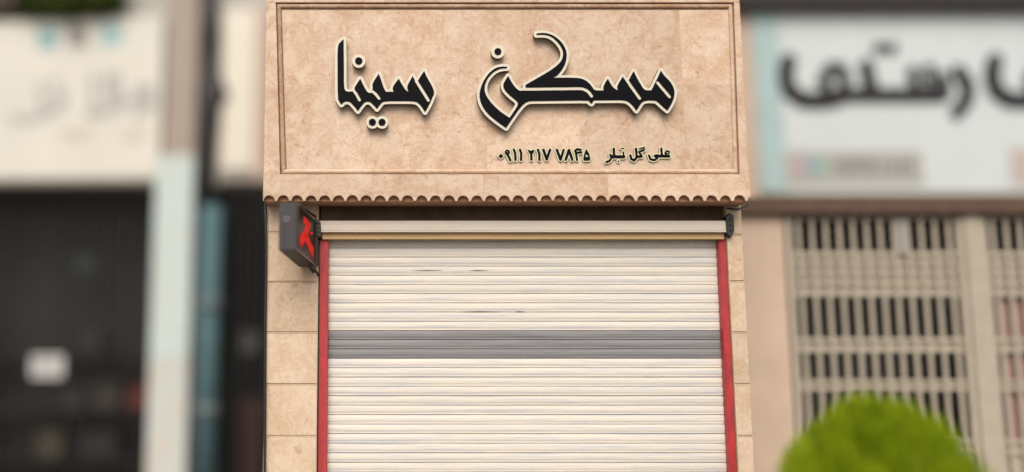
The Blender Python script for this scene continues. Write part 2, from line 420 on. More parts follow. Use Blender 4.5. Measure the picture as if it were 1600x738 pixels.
# ------------------------------------------------------------------ roller shutter
sh = empty('roller_shutter', (0.9, 0.33, 0), 'closed cream roller shutter with one grey band of slats and red side rails', 'roller shutter')
rx0, rx1 = X(512, 560, YP), X(1131, 560, YP)
YR = 0.245
def slat_z(i): return ZS0 - PIT*i
ZS0 = Z(374, YC); PIT = (Z(374, YC) - Z(723, YC))/24.0
n_sl = int(ZS0/PIT)
prof = [(0.0150, 0.0), (0.0150, -0.015), (0.0026, -0.025), (0.0014, -0.16), (0.0, -0.34), (0.0002, -0.56), (0.0013, -0.66), (0.0034, -0.74), (0.0042, -0.82), (0.0036, -0.93), (0.0044, -0.935), (0.0150, -0.945), (0.0150, -1.0)]
def slat_mesh(m, seed):
    bm = bmesh.new(); N = 22; rows = []
    for d, t in prof:
        row = []
        for k in range(N+1):
            x = (rx0 - 0.02) + (rx1 - rx0 + 0.04)*k/N
            q = mnoise.noise(Vector((x*2.3 + seed*7.7, seed*3.1, t*0.8)))*0.0016 + mnoise.noise(Vector((x*7 + seed*5.1, seed, t*2)))*0.0006
            row.append(bm.verts.new((x, d + q*(1 if -0.96 < t < -0.03 else 0.2), t*PIT + 0.0007*mnoise.noise(Vector((x*1.7, seed*2.2, 0))))))
        rows.append(row)
    for r0, r1 in zip(rows, rows[1:]):
        for k in range(N): bm.faces.new((r0[k], r0[k+1], r1[k+1], r1[k]))
    back0 = [bm.verts.new((v.co.x, 0.017, v.co.z)) for v in rows[0]]; back1 = [bm.verts.new((v.co.x, 0.017, v.co.z)) for v in rows[-1]]
    for k in range(N):
        bm.faces.new((back0[k], back0[k+1], rows[0][k+1], rows[0][k])); bm.faces.new((rows[-1][k], rows[-1][k+1], back1[k+1], back1[k])); bm.faces.new((back1[k], back1[k+1], back0[k+1], back0[k]))
    me = bm_mesh(bm, 'slat'); me.materials.append(m); return me
def slat_mat(name, c, c2, rough):
    """painted steel with dirt streaks and grey-blue reflections mixed into the colour along each slat"""
    m = bpy.data.materials.new(name); m.use_nodes = True; n = m.node_tree; L = n.links; b = n.nodes['Principled BSDF']
    b.inputs['Roughness'].default_value = rough; b.inputs['Specular IOR Level'].default_value = 0.45
    g = n.nodes.new('ShaderNodeNewGeometry'); oi = n.nodes.new('ShaderNodeObjectInfo')
    mp = n.nodes.new('ShaderNodeMapping'); mp.inputs['Scale'].default_value = (1.3, 1, 60); L.new(g.outputs['Position'], mp.inputs['Vector'])
    t = n.nodes.new('ShaderNodeTexNoise'); t.inputs['Scale'].default_value = 1.5; t.inputs['Detail'].default_value = 7; t.inputs['Roughness'].default_value = 0.65
    L.new(mp.outputs[0], t.inputs['Vector'])
    r = n.nodes.new('ShaderNodeValToRGB'); r.color_ramp.elements[0].position = 0.36; r.color_ramp.elements[0].color = (*c2, 1)
    r.color_ramp.elements[1].position = 0.54; r.color_ramp.elements[1].color = (*c, 1); L.new(t.outputs['Fac'], r.inputs[0])
    rv = n.nodes.new('ShaderNodeMapRange'); rv.inputs['To Min'].default_value = 0.93; rv.inputs['To Max'].default_value = 1.03; L.new(oi.outputs['Random'], rv.inputs['Value'])
    hs = n.nodes.new('ShaderNodeHueSaturation'); L.new(rv.outputs[0], hs.inputs['Value']); L.new(r.outputs[0], hs.inputs['Color']); L.new(hs.outputs[0], b.inputs['Base Color'])
    mp2 = n.nodes.new('ShaderNodeMapping'); mp2.inputs['Scale'].default_value = (2.5, 1, 14); L.new(g.outputs['Position'], mp2.inputs['Vector'])
    t2 = n.nodes.new('ShaderNodeTexNoise'); t2.inputs['Scale'].default_value = 3; t2.inputs['Detail'].default_value = 4; L.new(mp2.outputs[0], t2.inputs['Vector'])
    bp = n.nodes.new('ShaderNodeBump'); bp.inputs['Strength'].default_value = 0.35; bp.inputs['Distance'].default_value = 0.004; L.new(t2.outputs['Fac'], bp.inputs['Height']); L.new(bp.outputs[0], b.inputs['Normal'])
    return m
SL_C = slat_mat('slat_cream', (0.69, 0.645, 0.565), (0.52, 0.535, 0.56), 0.42)
SL_G = slat_mat('slat_grey', (0.235, 0.232, 0.242), (0.18, 0.178, 0.19), 0.45)
mcs = [slat_mesh(SL_C, k + 1) for k in range(9)]; mgs = [slat_mesh(SL_G, k + 20) for k in range(3)]
for i in range(-2, n_sl):
    o = link('slat', mgs[i - 10] if 10 <= i <= 12 else random.choice(mcs), None, sh, (0, YC + random.uniform(-0.0015, 0.0015), slat_z(i) + random.uniform(-0.0012, 0.0012)))
    if 10 <= i <= 12: o['label'] = 'grey painted slat of the shutter'
box('bottom_bar', rx0, rx1, YC - 0.006, YC + 0.03, 0.0, slat_z(n_sl) - 0.001, SL_C, sh, bev=0.004)
for px, py, wpx in ((668, 420.5, 46), (748, 420, 30), (750, 489.5, 60), (812, 489.5, 16)):
    z_ = ZS0 - PIT*(round((ZS0 - Z(py, YC))/PIT*2)/2) + 0.004; xa = X(px - wpx/2, py, YC); xb = X(px + wpx/2, py, YC)
    prism('dark_slit', [(xa, z_), ((xa+xb)/2, z_ - 0.0035), (xb, z_), ((xa+xb)/2, z_ + 0.003)], YC - 0.0035, YC + 0.012, M_brown, sh)  # dark slivers standing in for the shade in open slits between slats
# side rails: channel section with an outer lip
def rail(px_a, px_b, mirror):
    xa, xb = X(px_a, 560, YR), X(px_b, 560, YR)
    zt = Z(374, YR); r = box('guide_rail', xa, xb, YR, YC + 0.05, 0.0, zt, M_red, sh, bev=0.004, seg=2)
    xo = xa if not mirror else xb
    box('rail_flange', *( (xo - 0.012, xo + 0.002) if not mirror else (xo - 0.002, xo + 0.012)), YR + 0.012, YC + 0.04, 0.0, zt - 0.004, M_dark, r)
    return r
rail(498.5, 512, False); rail(1132, 1143, True)
# hood: pale front strip, tan underside, brown board above it
hx0, hx1 = X(497, 352, 0.20), X(1136, 352, 0.20)
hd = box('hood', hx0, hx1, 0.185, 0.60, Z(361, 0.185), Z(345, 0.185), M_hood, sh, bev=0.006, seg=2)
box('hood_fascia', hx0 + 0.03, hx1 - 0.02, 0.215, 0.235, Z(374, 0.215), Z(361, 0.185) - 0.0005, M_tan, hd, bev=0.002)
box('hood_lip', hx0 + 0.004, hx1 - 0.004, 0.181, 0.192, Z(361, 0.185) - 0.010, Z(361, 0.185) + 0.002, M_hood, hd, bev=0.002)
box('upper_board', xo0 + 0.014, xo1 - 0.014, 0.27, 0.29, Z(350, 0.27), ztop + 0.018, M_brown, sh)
for k, (pa, pb) in enumerate(((492, 500), (1134, 1146))):
    zt_, zb_ = Z(333 if k else 341, 0.185), Z(372, 0.185)
    xa, xb = X(pa, 352, 0.185), X(pb, 352, 0.185)
    e = prism('end_bracket', [(xa, zb_ + .03), (xa + (xb-xa)*.5 if k else xb, zb_), (xb, zb_ + (0.05 if k else 0.012)), (xb, zt_ - .02), ((xa+xb)/2, zt_), (xa, zt_ - .03)] if k else
              [(xa, zb_ + .06), (xa + .006, zb_ + .02), (xb, zb_), (xb + .012, zb_ + .012), (xb + .004, zt_ - .03), (xa, zt_)], 0.170, YP + 0.01 if k else 0.28, M_dark, sh, bev=0.003)
    for q in range(3):
        zq = zb_ + (zt_ - zb_)*(0.3 + 0.22*q); tube('bolt', [((xa+xb)/2, 0.1705, zq), ((xa+xb)/2, 0.160, zq)], 0.007, M_case, e, 6)

# ------------------------------------------------------------------ raised lettering
def E_(l): return [(480 + x/3.886, 30 + y/3.886) for x, y in l]
def F_(l): return [(730 + x/3.883, 30 + y/3.883) for x, y in l]
def G_(l): return [(880 + x/3.885, 30 + y/3.885) for x, y in l]
def smooth_poly(pts, keep=58):
    """round gentle bends of a traced outline, keep its sharp corners"""
    for _ in range(2):
        out = []; n = len(pts)
        for i in range(n):
            p0, p, p1 = np.array(pts[i-1]), np.array(pts[i]), np.array(pts[(i+1) % n])
            a = p - p0; b = p1 - p; ang = math.degrees(abs(math.atan2(a[0]*b[1]-a[1]*b[0], a @ b)))
            if ang > keep or ang < 3: out.append(tuple(p))
            else: out.append(tuple(p*0.75 + p0*0.25)); out.append(tuple(p*0.75 + p1*0.25))
        pts = out
    return pts
YL = -0.040                                    # plane of the letter fronts
LB = dict(Y=YL, h=0.62, m_rim=M_cream, m_face=M_black, rim_y=YL, rim_d=0.046, face_y=YL - 0.004, face_d=0.007)
wr = empty('shop_lettering', at(602, 175, 0.0), 'raised black word with cream rim at the alif end of the shop sign, single dot above, pair below', 'lettering', 'words on the stone sign')
wr['label'] = 'shorter raised black word with cream rim, three dots, on the beige stone sign'
sina = smooth_poly(E_([(221,122),(203,139),(184,160),(184,300),(185,480),(192,500),(208,520),(220,506),(238,499),(262,505),(285,530),(308,560),(328,530),(352,502),(380,502),(400,520),(424,547),(442,520),(462,499),
    (560,499),(650,499),(676,510),(700,540),(715,566),(740,525),(763,472),(773,447),(760,410),(735,368),(722,345),(711,316),(698,333),(682,358),(672,376),(668,392),(655,375),(640,346),(625,374),(610,399),(606,420),(614,443),(595,430),(576,398),(556,362),(537,386),(521,410),(518,428),(526,442),
    (478,442),(465,420),(455,388),(446,362),(434,332),(416,360),(400,385),(395,405),(399,424),(388,438),(364,443),(350,420),(336,390),(322,362),(305,390),(290,410),(287,428),(276,438),(262,442),(238,441),(223,425),(223,300)]))
glyph(wr, 'letter_body', 'letter_face', [('p', sina)], [('l', E_([(280,432),(298,455),(318,492)]), 2.2), ('l', E_([(376,440),(398,440),(418,458),(436,482)]), 2.2), ('l', E_([(662,376),(690,420),(736,494)]), 2.3)], 4.1, **LB)
def dot(root, c, r, rim): 
    ob = glyph(root, 'dot', 'dot_face', [('l', c, r)], [], rim, **LB); return ob
dot(wr, E_([(313,255)]), 5.8, 4.8)
glyph(wr, 'dot', 'dot_face', [('l', E_([(396,627)]), 5.6), ('l', E_([(454.5,627)]), 5.6)], [], 4.3, **LB)

wm = empty('shop_lettering', at(905, 175, 0.0), 'longer raised black word with sweeping strokes and one dot on the stone sign', 'lettering', 'words on the stone sign')
def GF(l): return [(x + 582.5, y) for x, y in l]
maskan = smooth_poly(F_([(243,290),(205,288),(165,299),(125,335),(94,383),(76,435),(73,475),(88,525),(120,572),(165,612),(236,662),(258,628),(348,499),(420,498),(540,497)] + GF([(100,495),(155,496),(162,508),(171,514),(179,506),(186,494),(290,493),(368,493),(395,502),(420,525),(444,557),(466,520),(488,495),(556,494),(572,503),(600,530),(631,556),(655,520),(672,478),(676,440),(665,405),(640,370),(610,342),(592,312),(576,350),(556,390),(540,420),(534,433),
    (496,433),(480,415),(460,380),(442,350),(427,316),(410,345),(400,366),(394,382),(376,372),(360,350),(345,375),(331,398),(325,418),(335,433),(318,428),(300,413),(282,385),(270,362),(255,385),(245,405),(242,424),(246,434),(212,434),(188,433),(176,412),(158,390),(130,368),(92,357),(20,356)]) +
    [(520,357),(552,340),(590,287),(605,232),(600,186),(572,138),(522,98),(470,83),(420,88),(420,97),(475,95),(515,110),(558,150),(582,195),(581,235),(558,272),(500,316),(430,356),(352,401),(356,412),(345,430),(330,437),(312,434),(286,410),(263,375),(249,345),(231,370),(218,395),(220,420),(240,449),(270,474),(303,500),(310,520),(282,562),(257,600),(200,562),(150,515),(115,468),(104,430),(109,390),(131,350),(165,317),(205,300),(243,298)]))
glyph(wm, 'letter_body', 'letter_face', [('p', maskan)], [('l', F_([(345,426),(500,424),(682,422)]) + G_([(118,424),(142,434),(158,448),(172,468)]), 2.4), ('l', G_([(380,362),(405,400),(464,482)]), 2.3), ('l', G_([(572,386),(600,420),(645,472)]), 2.3)], 4.1, **LB)
dot(wm, F_([(186,198)]), 5.5, 5.0)

def H_(l): return [(760 + x/10.667, 215 + y/10.667) for x, y in l]
def I_(l): return [(910 + x/10.667, 215 + y/10.667) for x, y in l]
YM = -0.012 + yrec
SM = dict(Y=YM, h=0.22, m_rim=M_olive, m_face=M_black, rim_y=YM, rim_d=0.013, face_y=YM - 0.003, face_d=0.005)
u = 1/10.667
ph = empty('number_lettering', at(850, 250, yrec), 'small raised black number with pale edge under the longer word', 'lettering', 'small lines on the stone sign')
def dg(adds, subs=()): glyph(ph, 'digit', 'digit_face', list(adds), list(subs), 1.7, **SM)
def ln(l, r, T=H_): return ('l', T(l), r*u)
dg([('p', H_([(240,268),(285,312),(240,350),(195,312)]))])
dg([ln([(348,248)], 46), ln([(352,285),(375,330),(400,382)], 20)], [ln([(350,240)], 9)])
dg([ln([(458,205),(478,260),(485,375)], 20)]); dg([ln([(560,205),(580,260),(576,375)], 20)])
dg([('p', H_([(685,195),(720,215),(745,222),(770,212),(800,195),(790,250),(765,275),(770,385),(732,385),(725,275),(700,245)]))])
dg([ln([(858,205),(882,270),(884,375)], 20)])
dg([ln([(950,208),(1004,365)], 22), ln([(1060,208),(1004,365)], 22)])
dg([ln([(1175,208),(1235,370)], 22), ln([(1285,208),(1237,370)], 20)])
dg([ln([(1375,212),(1322,370)], 22), ln([(1377,212),(1430,370)], 22)])
dg([ln([(1570,205),(1510,197),(1478,225),(1498,258),(1580,248)], 19), ln([(1488,235),(1510,375)], 18)])
dg([('p', I_([(62,188),(30,270),(12,350),(28,388),(115,388),(135,350),(110,265)]))], [('p', I_([(66,275),(45,325),(102,325)]))])
nm = empty('name_lettering', at(992, 250, yrec), 'small raised black script beside the number on the stone sign', 'lettering', 'small lines on the stone sign')
def wg(adds, subs=()): glyph(nm, 'letter_body', 'letter_face', list(adds), list(subs), 1.7, **SM)
li = lambda l, r: ln(l, r, I_)
wg([li([(462,290),(485,335),(455,388),(398,410)], 18)])
wg([li([(522,190),(530,325)], 21), li([(535,322),(690,322)], 26), li([(678,245),(692,318)], 14)])
wg([li([(645,183),(690,183)], 9)]); wg([li([(600,398)], 15)])
wg([li([(893,190),(905,325)], 20), li([(797,300),(815,360),(862,382),(905,330)], 20), li([(905,320),(985,318)], 22), li([(990,312),(942,240),(1030,208)], 16)])
wg([li([(948,186),(1040,160)], 7)])
wg([li([(1108,300),(1135,365),(1195,378),(1248,348),(1205,305),(1250,295)], 18), li([(1240,310),(1440,312)], 24), li([(1313,185),(1325,300)], 19), li([(1452,242),(1405,222),(1378,255),(1395,300)], 13), li([(1395,268),(1445,268)], 8)])

# ------------------------------------------------------------------ projecting light box by the shutter
lb = empty('projecting_light_box', at(480, 420, YP), 'dark grey projecting sign box with a red lit figure on a bracket by the shutter', 'sign box')
YF = -0.27
A0 = at(435, 392, YF); A1 = at(463.5, 392, YF); zb, zt = Z(392, YF), Z(316, YF)
dxr = X(493, 380, YP - 0.04) - A1.x
ybk = YP - 0.04
SAG = 0.07
def lbx(s, t):  # s: 0 left..1 right across the thickness, t: 0 street end..1 wall end
    return A0.x + (A1.x - A0.x)*s + dxr*t
def lbox(name, s0, s1, t0, t1, z0, z1, m, parent, bev=0.0):
    bm = bmesh.new(); yy = lambda t: YF + (ybk - YF)*t
    v = [bm.verts.new(p) for p in [(lbx(s, t), yy(t), z - SAG*t) for z in (z0, z1) for s, t in ((s0, t0), (s1, t0), (s1, t1), (s0, t1))]]
    for f in ((0,3,2,1),(4,5,6,7),(0,1,5,4),(1,2,6,5),(2,3,7,6),(3,0,4,7)): bm.faces.new([v[i] for i in f])
    if bev: bmesh.ops.bevel(bm, geom=list(bm.edges), offset=bev, segments=2, affect='EDGES')
    return link(name, bm_mesh(bm, name), m, parent)
cs = lbox('casing', 0, 1, 0, 1, zb, zt, M_case, lb, 0.008)
fr = lbox('face_panel', 1.0, 1.03, 0.05, 0.97, zb + 0.016, zt - 0.016, M_screen, lb)
lbox('face_trim', 1.005, 1.05, 0.03, 0.985, zt - 0.014, zt - 0.003, mat('trim', (0.25, 0.2, 0.19), 0.35, metal=0.6), lb)
lbox('face_trim', 1.005, 1.05, 0.03, 0.985, zb + 0.003, zb + 0.014, mat('trim', (0.25, 0.2, 0.19), 0.35, metal=0.6), lb)
for q in range(2): lbox('vent_slot', 0.25, 0.62, -0.012, 0.01, zt - 0.135 + 0.022*q, zt - 0.128 + 0.022*q, mat('vent', (0.2, 0.2, 0.21), 0.4, metal=0.5), cs)
lbox('seam', 0.3, 0.34, -0.006, 0.01, zb + 0.03, zt - 0.16, M_dark, cs)
# the red figure: fat strokes, in t (along the face) and relative height
def led(pts, wd):
    H = zt - zb; bm = bmesh.new()
    a, b = pts
    for (t0, h0), (t1, h1) in ((a, b),):
        dx, dz = (t1-t0)*(ybk-YF), (h1-h0)*H; L_ = math.hypot(dx, dz); nx_, nz_ = -dz/L_*wd, dx/L_*wd
        ex, ez = dx/L_*wd*0.7, dz/L_*wd*0.7
        ring = [(t0*(ybk-YF)-ex+nx_, h0*H-ez+nz_), (t0*(ybk-YF)-ex-nx_, h0*H-ez-nz_), (t1*(ybk-YF)+ex-nx_, h1*H+ez-nz_), (t1*(ybk-YF)+ex+nx_, h1*H+ez+nz_)]
        for s in (1.0, 1.06):
            for (yy, zz) in ring: bm.verts.new((lbx(s, yy/(ybk-YF)), YF + yy, zb + zz - SAG*yy/(ybk-YF)))
    v = list(bm.verts)
    for f in ((0,1,2,3),(7,6,5,4),(0,4,5,1),(1,5,6,2),(2,6,7,3),(3,7,4,0)): bm.faces.new([v[i] for i in f])
    return link('led_figure', bm_mesh(bm, 'led_figure'), M_led, fr)
led(((0.36, 0.76), (0.60, 0.75)), 0.024); led(((0.50, 0.71), (0.42, 0.46)), 0.034); led(((0.38, 0.47), (0.18, 0.26)), 0.034); led(((0.47, 0.42), (0.78, 0.27)), 0.034); led(((0.70, 0.62), (0.78, 0.66)), 0.009)
tube('bracket_arm', [(lbx(0.7, 0.9), ybk - 0.06, zb - 0.045), (lbx(0.85, 1.05), YP - 0.002, zb - 0.10)], 0.014, M_dark, lb)
tube('bracket_arm', [(lbx(0.9, 0.6), 0.02, zb - 0.025), (lbx(1.2, 1.0), YP + 0.0, zb - 0.13)], 0.010, M_dark, lb)
tube('bracket_arm', [(lbx(0.5, 0.15), YF + 0.1, zt - 0.004), (lbx(0.55, 0.15), YF + 0.12, zt + 0.022), (lbx(1.0, 0.95), YP - 0.02, zt - 0.03)], 0.009, M_dark, lb)
lbox('mount_plate', 0.15, 1.12, 1.0, 1.062, zb + 0.02, zt - 0.02, M_dark, lb)

# cables and the black strip at the edge of the stone
tag(tube('black_cable', [(X(415, 320, YP), 0.205, Z(318, YP)), (X(415.5, 345, YP), 0.198, Z(345, YP)), (X(416.5, 380, YP), 0.203, Z(382, YP)), (X(415, 500, YP), 0.202, Z(500, YP)), (X(414, 738, YP), 0.202, Z(738, YP)), (X(414, 738, YP), 0.202, 0)], 0.010, M_dark), 'thin black cable running down the outer edge of the stone pilaster', 'cable')
tag(tube('wall_cable', [(X(1134, 326, YP), 0.206, Z(326, YP)), (X(1150, 327, YP), 0.206, Z(328, YP)), (X(1162, 323, YP), 0.206, Z(324, YP)), (X(1168, 321, YP), 0.206, Z(320, YP))], 0.006, M_dark), 'short black wire under the scalloped fringe beside the shutter bracket', 'cable')

# ------------------------------------------------------------------ foliage
def leaf_cloud(name, pts_dirs, size, m, parent, aspect=0.35):
    """many small pointed leaves, each a folded pair of triangles; pts_dirs: (point, growing direction, scale)"""
    V = []; Fc = []
    for p, d, sc in pts_dirs:
        d = d.normalized(); sd = d.cross(Vector((random.gauss(0, 1), random.gauss(0, 1), random.gauss(0, 1))))
        if sd.length < 1e-4: continue
        sd.normalize(); L_ = size*sc; nrm = d.cross(sd)*L_*0.08; k = len(V)
        V += [p, p + d*L_*0.45 + sd*L_*aspect*0.5 + nrm, p + d*L_, p + d*L_*0.45 - sd*L_*aspect*0.5 + nrm]
        Fc += [(k, k+1, k+2), (k, k+2, k+3)]
    me = bpy.data.meshes.new(name); me.from_pydata([tuple(v) for v in V], [], Fc); me.update()
    return link(name, me, m, parent)
def leaf_mat(name, c1, c2, c3):
    m = bpy.data.materials.new(name); m.use_nodes = True; n = m.node_tree; L = n.links; b = n.nodes['Principled BSDF']
    g = n.nodes.new('ShaderNodeNewGeometry'); r = n.nodes.new('ShaderNodeValToRGB'); r.color_ramp.elements[0].color = (*c1, 1); r.color_ramp.elements[1].color = (*c3, 1)
    e = r.color_ramp.elements.new(0.5); e.color = (*c2, 1)
    L.new(g.outputs['Random Per Island'], r.inputs[0]); L.new(r.outputs[0], b.inputs['Base Color']); b.inputs['Roughness'].default_value = 0.6
    b.inputs['Specular IOR Level'].default_value = 0.2
    tr = n.nodes.new('ShaderNodeBsdfTranslucent'); L.new(r.outputs[0], tr.inputs['Color']); mx = n.nodes.new('ShaderNodeMixShader'); mx.inputs[0].default_value = 0.4
    L.new(b.outputs[0], mx.inputs[1]); L.new(tr.outputs[0], mx.inputs[2]); L.new(mx.outputs[0], n.nodes['Material Output'].inputs['Surface'])
    return m
LEAF = leaf_mat('thuja_leaf', (0.12, 0.21, 0.006), (0.32, 0.43, 0.010), (0.52, 0.62, 0.020))
VINE = leaf_mat('vine_leaf', (0.06, 0.085, 0.02), (0.09, 0.13, 0.03), (0.14, 0.19, 0.045))
M_bark = mat('bark', (0.10, 0.065, 0.04), 0.9, var=0.4, scale=25, bump=0.6)

# ------------------------------------------------------------------ clipped shrub on the pavement
YB = -1.25
bc = at(1376, 738, YB); bx_, btop = bc.x, Z(617, YB)
br = (X(1527, 738, YB) - X(1376, 738, YB))*0.97
sb = empty('globe_shrub', (bx_, YB, 0), 'bright green clipped globe shrub standing on the pavement before the steel gate', 'shrub')
tube('trunk', [(bx_, YB, -0.004), (bx_ + 0.01, YB, 0.15), (bx_ - 0.01, YB + 0.01, 0.5), (bx_, YB, 0.85)], [0.05, 0.042, 0.035, 0.015], M_bark, sb)
for k in range(7):
    a = 2*math.pi*k/7 + 0.3; tube('limb', [(bx_, YB, 0.22 + 0.06*k), (bx_ + 0.2*math.cos(a), YB + 0.2*math.sin(a), 0.5 + 0.06*k), (bx_ + 0.36*math.cos(a), YB + 0.36*math.sin(a), 0.72 + 0.07*k)], [0.02, 0.014, 0.006], M_bark, sb, 6)
h0 = btop - Z(738, YB); HB = btop - 0.10
def lump(d): return 1 + 0.09*mnoise.noise(d*2.6) + 0.07*mnoise.noise(d*6.5 + Vector((3, 1, 7)))
pd = []
for i in range(34000):
    h = (random.random()**0.75)*HB; R0 = br*min(math.sqrt(h/h0), 1 + 0.10*(1 - math.exp(-(h/h0 - 1)*2)) if h > h0 else 1)
    R0 *= math.sqrt(max(0.0, 1 - max(0, (h - 0.75*HB)/(0.25*HB))**2*0.75))
    a = random.uniform(0, 2*math.pi); rr = random.random()**0.33
    cl = mnoise.noise(Vector((math.cos(a)*R0*9, math.sin(a)*R0*9, h*6)))
    if cl < -0.12 and random.random() < 0.8: rr *= 0.80
    p = Vector((math.cos(a)*R0*rr, math.sin(a)*R0*rr, btop - 0.06 - h)); q = lump(Vector((p.x*1.8, p.y*1.8, p.z*1.6)))
    p = Vector((bx_ + p.x*q, YB + p.y*q, 0.1 + (p.z - 0.1)*(0.5 + 0.5*q)))
    g = Vector((math.cos(a)*0.45*rr, math.sin(a)*0.45*rr, 1.0)) + Vector((random.gauss(0, .3), random.gauss(0, .3), random.gauss(0, .25)))
    pd.append((p, g, random.uniform(0.6, 1.3)))
leaf_cloud('crown', pd, 0.075, LEAF, sb, 0.26)

# ------------------------------------------------------------------ shop on the right: pale sign, brown eave, cream steel gate
YG = 1.60; YH = 3.70
M_white = mat('sign_white', (0.55, 0.61, 0.625), 0.5, var=0.05, scale=2)
M_pale = mat('sign_pale_blue', (0.36, 0.50, 0.51), 0.5, var=0.12, scale=3)
M_eave = mat('brown_eave', (0.10, 0.058, 0.036), 0.7, var=0.3, scale=6)
M_eave2 = mat('dark_eave', (0.030, 0.022, 0.020), 0.7, var=0.3, scale=6)
M_pinkw = mat('beige_render', (0.56, 0.43, 0.335), 0.8, var=0.14, scale=2.5, bump=0.15)
M_gate = mat('gate_cream', (0.40, 0.355, 0.285), 0.5, var=0.12, scale=8)
M_gatep = mat('gate_pink', (0.36, 0.22, 0.20), 0.5, var=0.2, scale=8)
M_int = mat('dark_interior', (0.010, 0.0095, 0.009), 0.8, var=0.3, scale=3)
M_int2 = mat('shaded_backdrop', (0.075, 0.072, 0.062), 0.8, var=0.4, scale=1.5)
M_ink = mat('sign_ink', (0.020, 0.020, 0.022), 0.5, spec=0.2)
M_ink2 = mat('sign_ink_grey', (0.15, 0.15, 0.15), 0.6)
gx = lambda px, py: X(px, py, YG)
gz = lambda py: Z(py, YG)
XE = 9.6
rb = empty('gate_shop_building', (4.6, 4.0, 0), 'neighbouring shop of beige render with a dark brown eave and a pale sign', 'building')
xg0 = gx(1222, 360)
box('pier', XP + 0.002, xg0, YG - 0.02, YG + 0.3, 0, gz(336) - 0.002, M_pinkw, rb)
box('wall', XP + 0.002, XE, YH + 0.02, YH + 0.32, gz(330), 6.6, M_pinkw, rb)
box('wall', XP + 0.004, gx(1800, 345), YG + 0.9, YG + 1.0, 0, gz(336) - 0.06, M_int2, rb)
box('pier', gx(1800, 345) + 0.004, XE, YG - 0.02, YG + 2.0, 0, gz(336) - 0.002, M_pinkw, rb)
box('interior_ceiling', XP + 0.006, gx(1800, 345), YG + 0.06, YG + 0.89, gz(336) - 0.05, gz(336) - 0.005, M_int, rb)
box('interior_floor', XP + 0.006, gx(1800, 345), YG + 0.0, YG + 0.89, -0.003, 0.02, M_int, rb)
box('eave', XP + 0.05, XE, YH - 0.34, YH + 0.018, Z(9, YH - 0.34), Z(9, YH - 0.34) + 0.16, M_eave2, rb, bev=0.01)
box('eave', XP + 0.06, XE + .02, YH - 0.28, YH + 0.016, Z(9, YH - 0.34) + 0.165, Z(9, YH - 0.34) + 0.40, M_eave2, rb, bev=0.01)
box('canopy', XP + 0.004, XE - 0.004, YG - 0.12, YH + 0.018, gz(336), gz(312), M_eave, rb, bev=0.006)
sg = empty('sign_board', at(1400, 300, YH), 'long pale sign board with thick black script above the cream steel gate', 'sign board')
sx0 = X(1190, 150, YH)
YN = YH - 0.16
box('panel', X(1222, 150, YN), XE - 0.05, YN, YH + 0.018, Z(300, YN), Z(16, YN), M_white, sg, bev=0.008)
box('side_panel', X(1180, 150, YN), X(1222, 150, YN) - 0.002, YN - 0.01, YH + 0.018, Z(300, YN), Z(16, YN), M_pale, sg, bev=0.008)
box('bottom_trim', X(1186, 150, YN), XE - 0.06, YN - 0.012, YH + 0.012, Z(308, YN), Z(300, YN) - 0.002, mat('trim_olive', (0.26, 0.25, 0.19), 0.6), sg)
RL = dict(rim=None, Y=YN, h=2.2, m_rim=None, m_face=M_ink, rim_y=0, rim_d=0, face_y=YN - 0.03, face_d=0.034)
def rword(dx, only_tail=False):
    A = [('l', [(1231+dx,96),(1226+dx,118),(1232+dx,142),(1254+dx,157),(1290+dx,158),(1312+dx,152)], 12), ('l', [(1296+dx,148),(1284+dx,128),(1296+dx,106),(1314+dx,108),(1320+dx,128),(1312+dx,150)], 8.5)]
    A += [('l', [(1312+dx,149),(1470+dx,149)], 11)]
    if not only_tail:
        A += [('l', [(1352+dx,104),(1362+dx,148)], 11), ('l', [(1424+dx,112),(1432+dx,146)], 8.5), ('l', [(1450+dx,108),(1458+dx,146)], 8.5), ('l', [(1474+dx,118),(1478+dx,146)], 7)]
    glyph(sg, 'letter_body', 'letter_body', A, [], **RL)
rword(0)
glyph(sg, 'letter_body', 'letter_body', [('l', [(1496,112),(1510,132),(1510,155),(1494,176)], 10.5)], [], **RL)
glyph(sg, 'dot', 'dot', [('l', [(1372,76)], 9)], [], **RL); glyph(sg, 'dot', 'dot', [('l', [(1392,76)], 9)], [], **RL)
rword(322, True)
# small printed strip with coloured squares
tp = box('printed_strip', X(1226, 258, YN), X(1442, 258, YN), YN - 0.008, YN - 0.001, Z(290, YN), Z(236, YN), mat('strip_grey', (0.38, 0.385, 0.365), 0.6, var=0.1), sg)
for px, c in ((1240, (0.46, 0.33, 0.33)), (1256, (0.36, 0.34, 0.42)), (1273, (0.18, 0.36, 0.38)), (1290, (0.30, 0.42, 0.31))):
    box('colour_square', X(px - 6, 260, YN), X(px + 6, 260, YN), YN - 0.014, YN - 0.0075, Z(274, YN), Z(246, YN), mat('square_%d' % px, c, 0.6), tp)
for px in (1308, 1322, 1335, 1350, 1362, 1378, 1394, 1408, 1422):
    box('print_mark', X(px - 4, 260, YN), X(px + 3, 260, YN), YN - 0.012, YN - 0.0075, Z(272, YN), Z(246 + (px % 5)*2, YN), M_ink2, tp)
box('printed_strip', X(1578, 258, YN), X(1660, 258, YN), YN - 0.008, YN - 0.001, Z(290, YN), Z(232, YN), mat('strip_pink', (0.46, 0.40, 0.38), 0.6, var=0.1), sg)

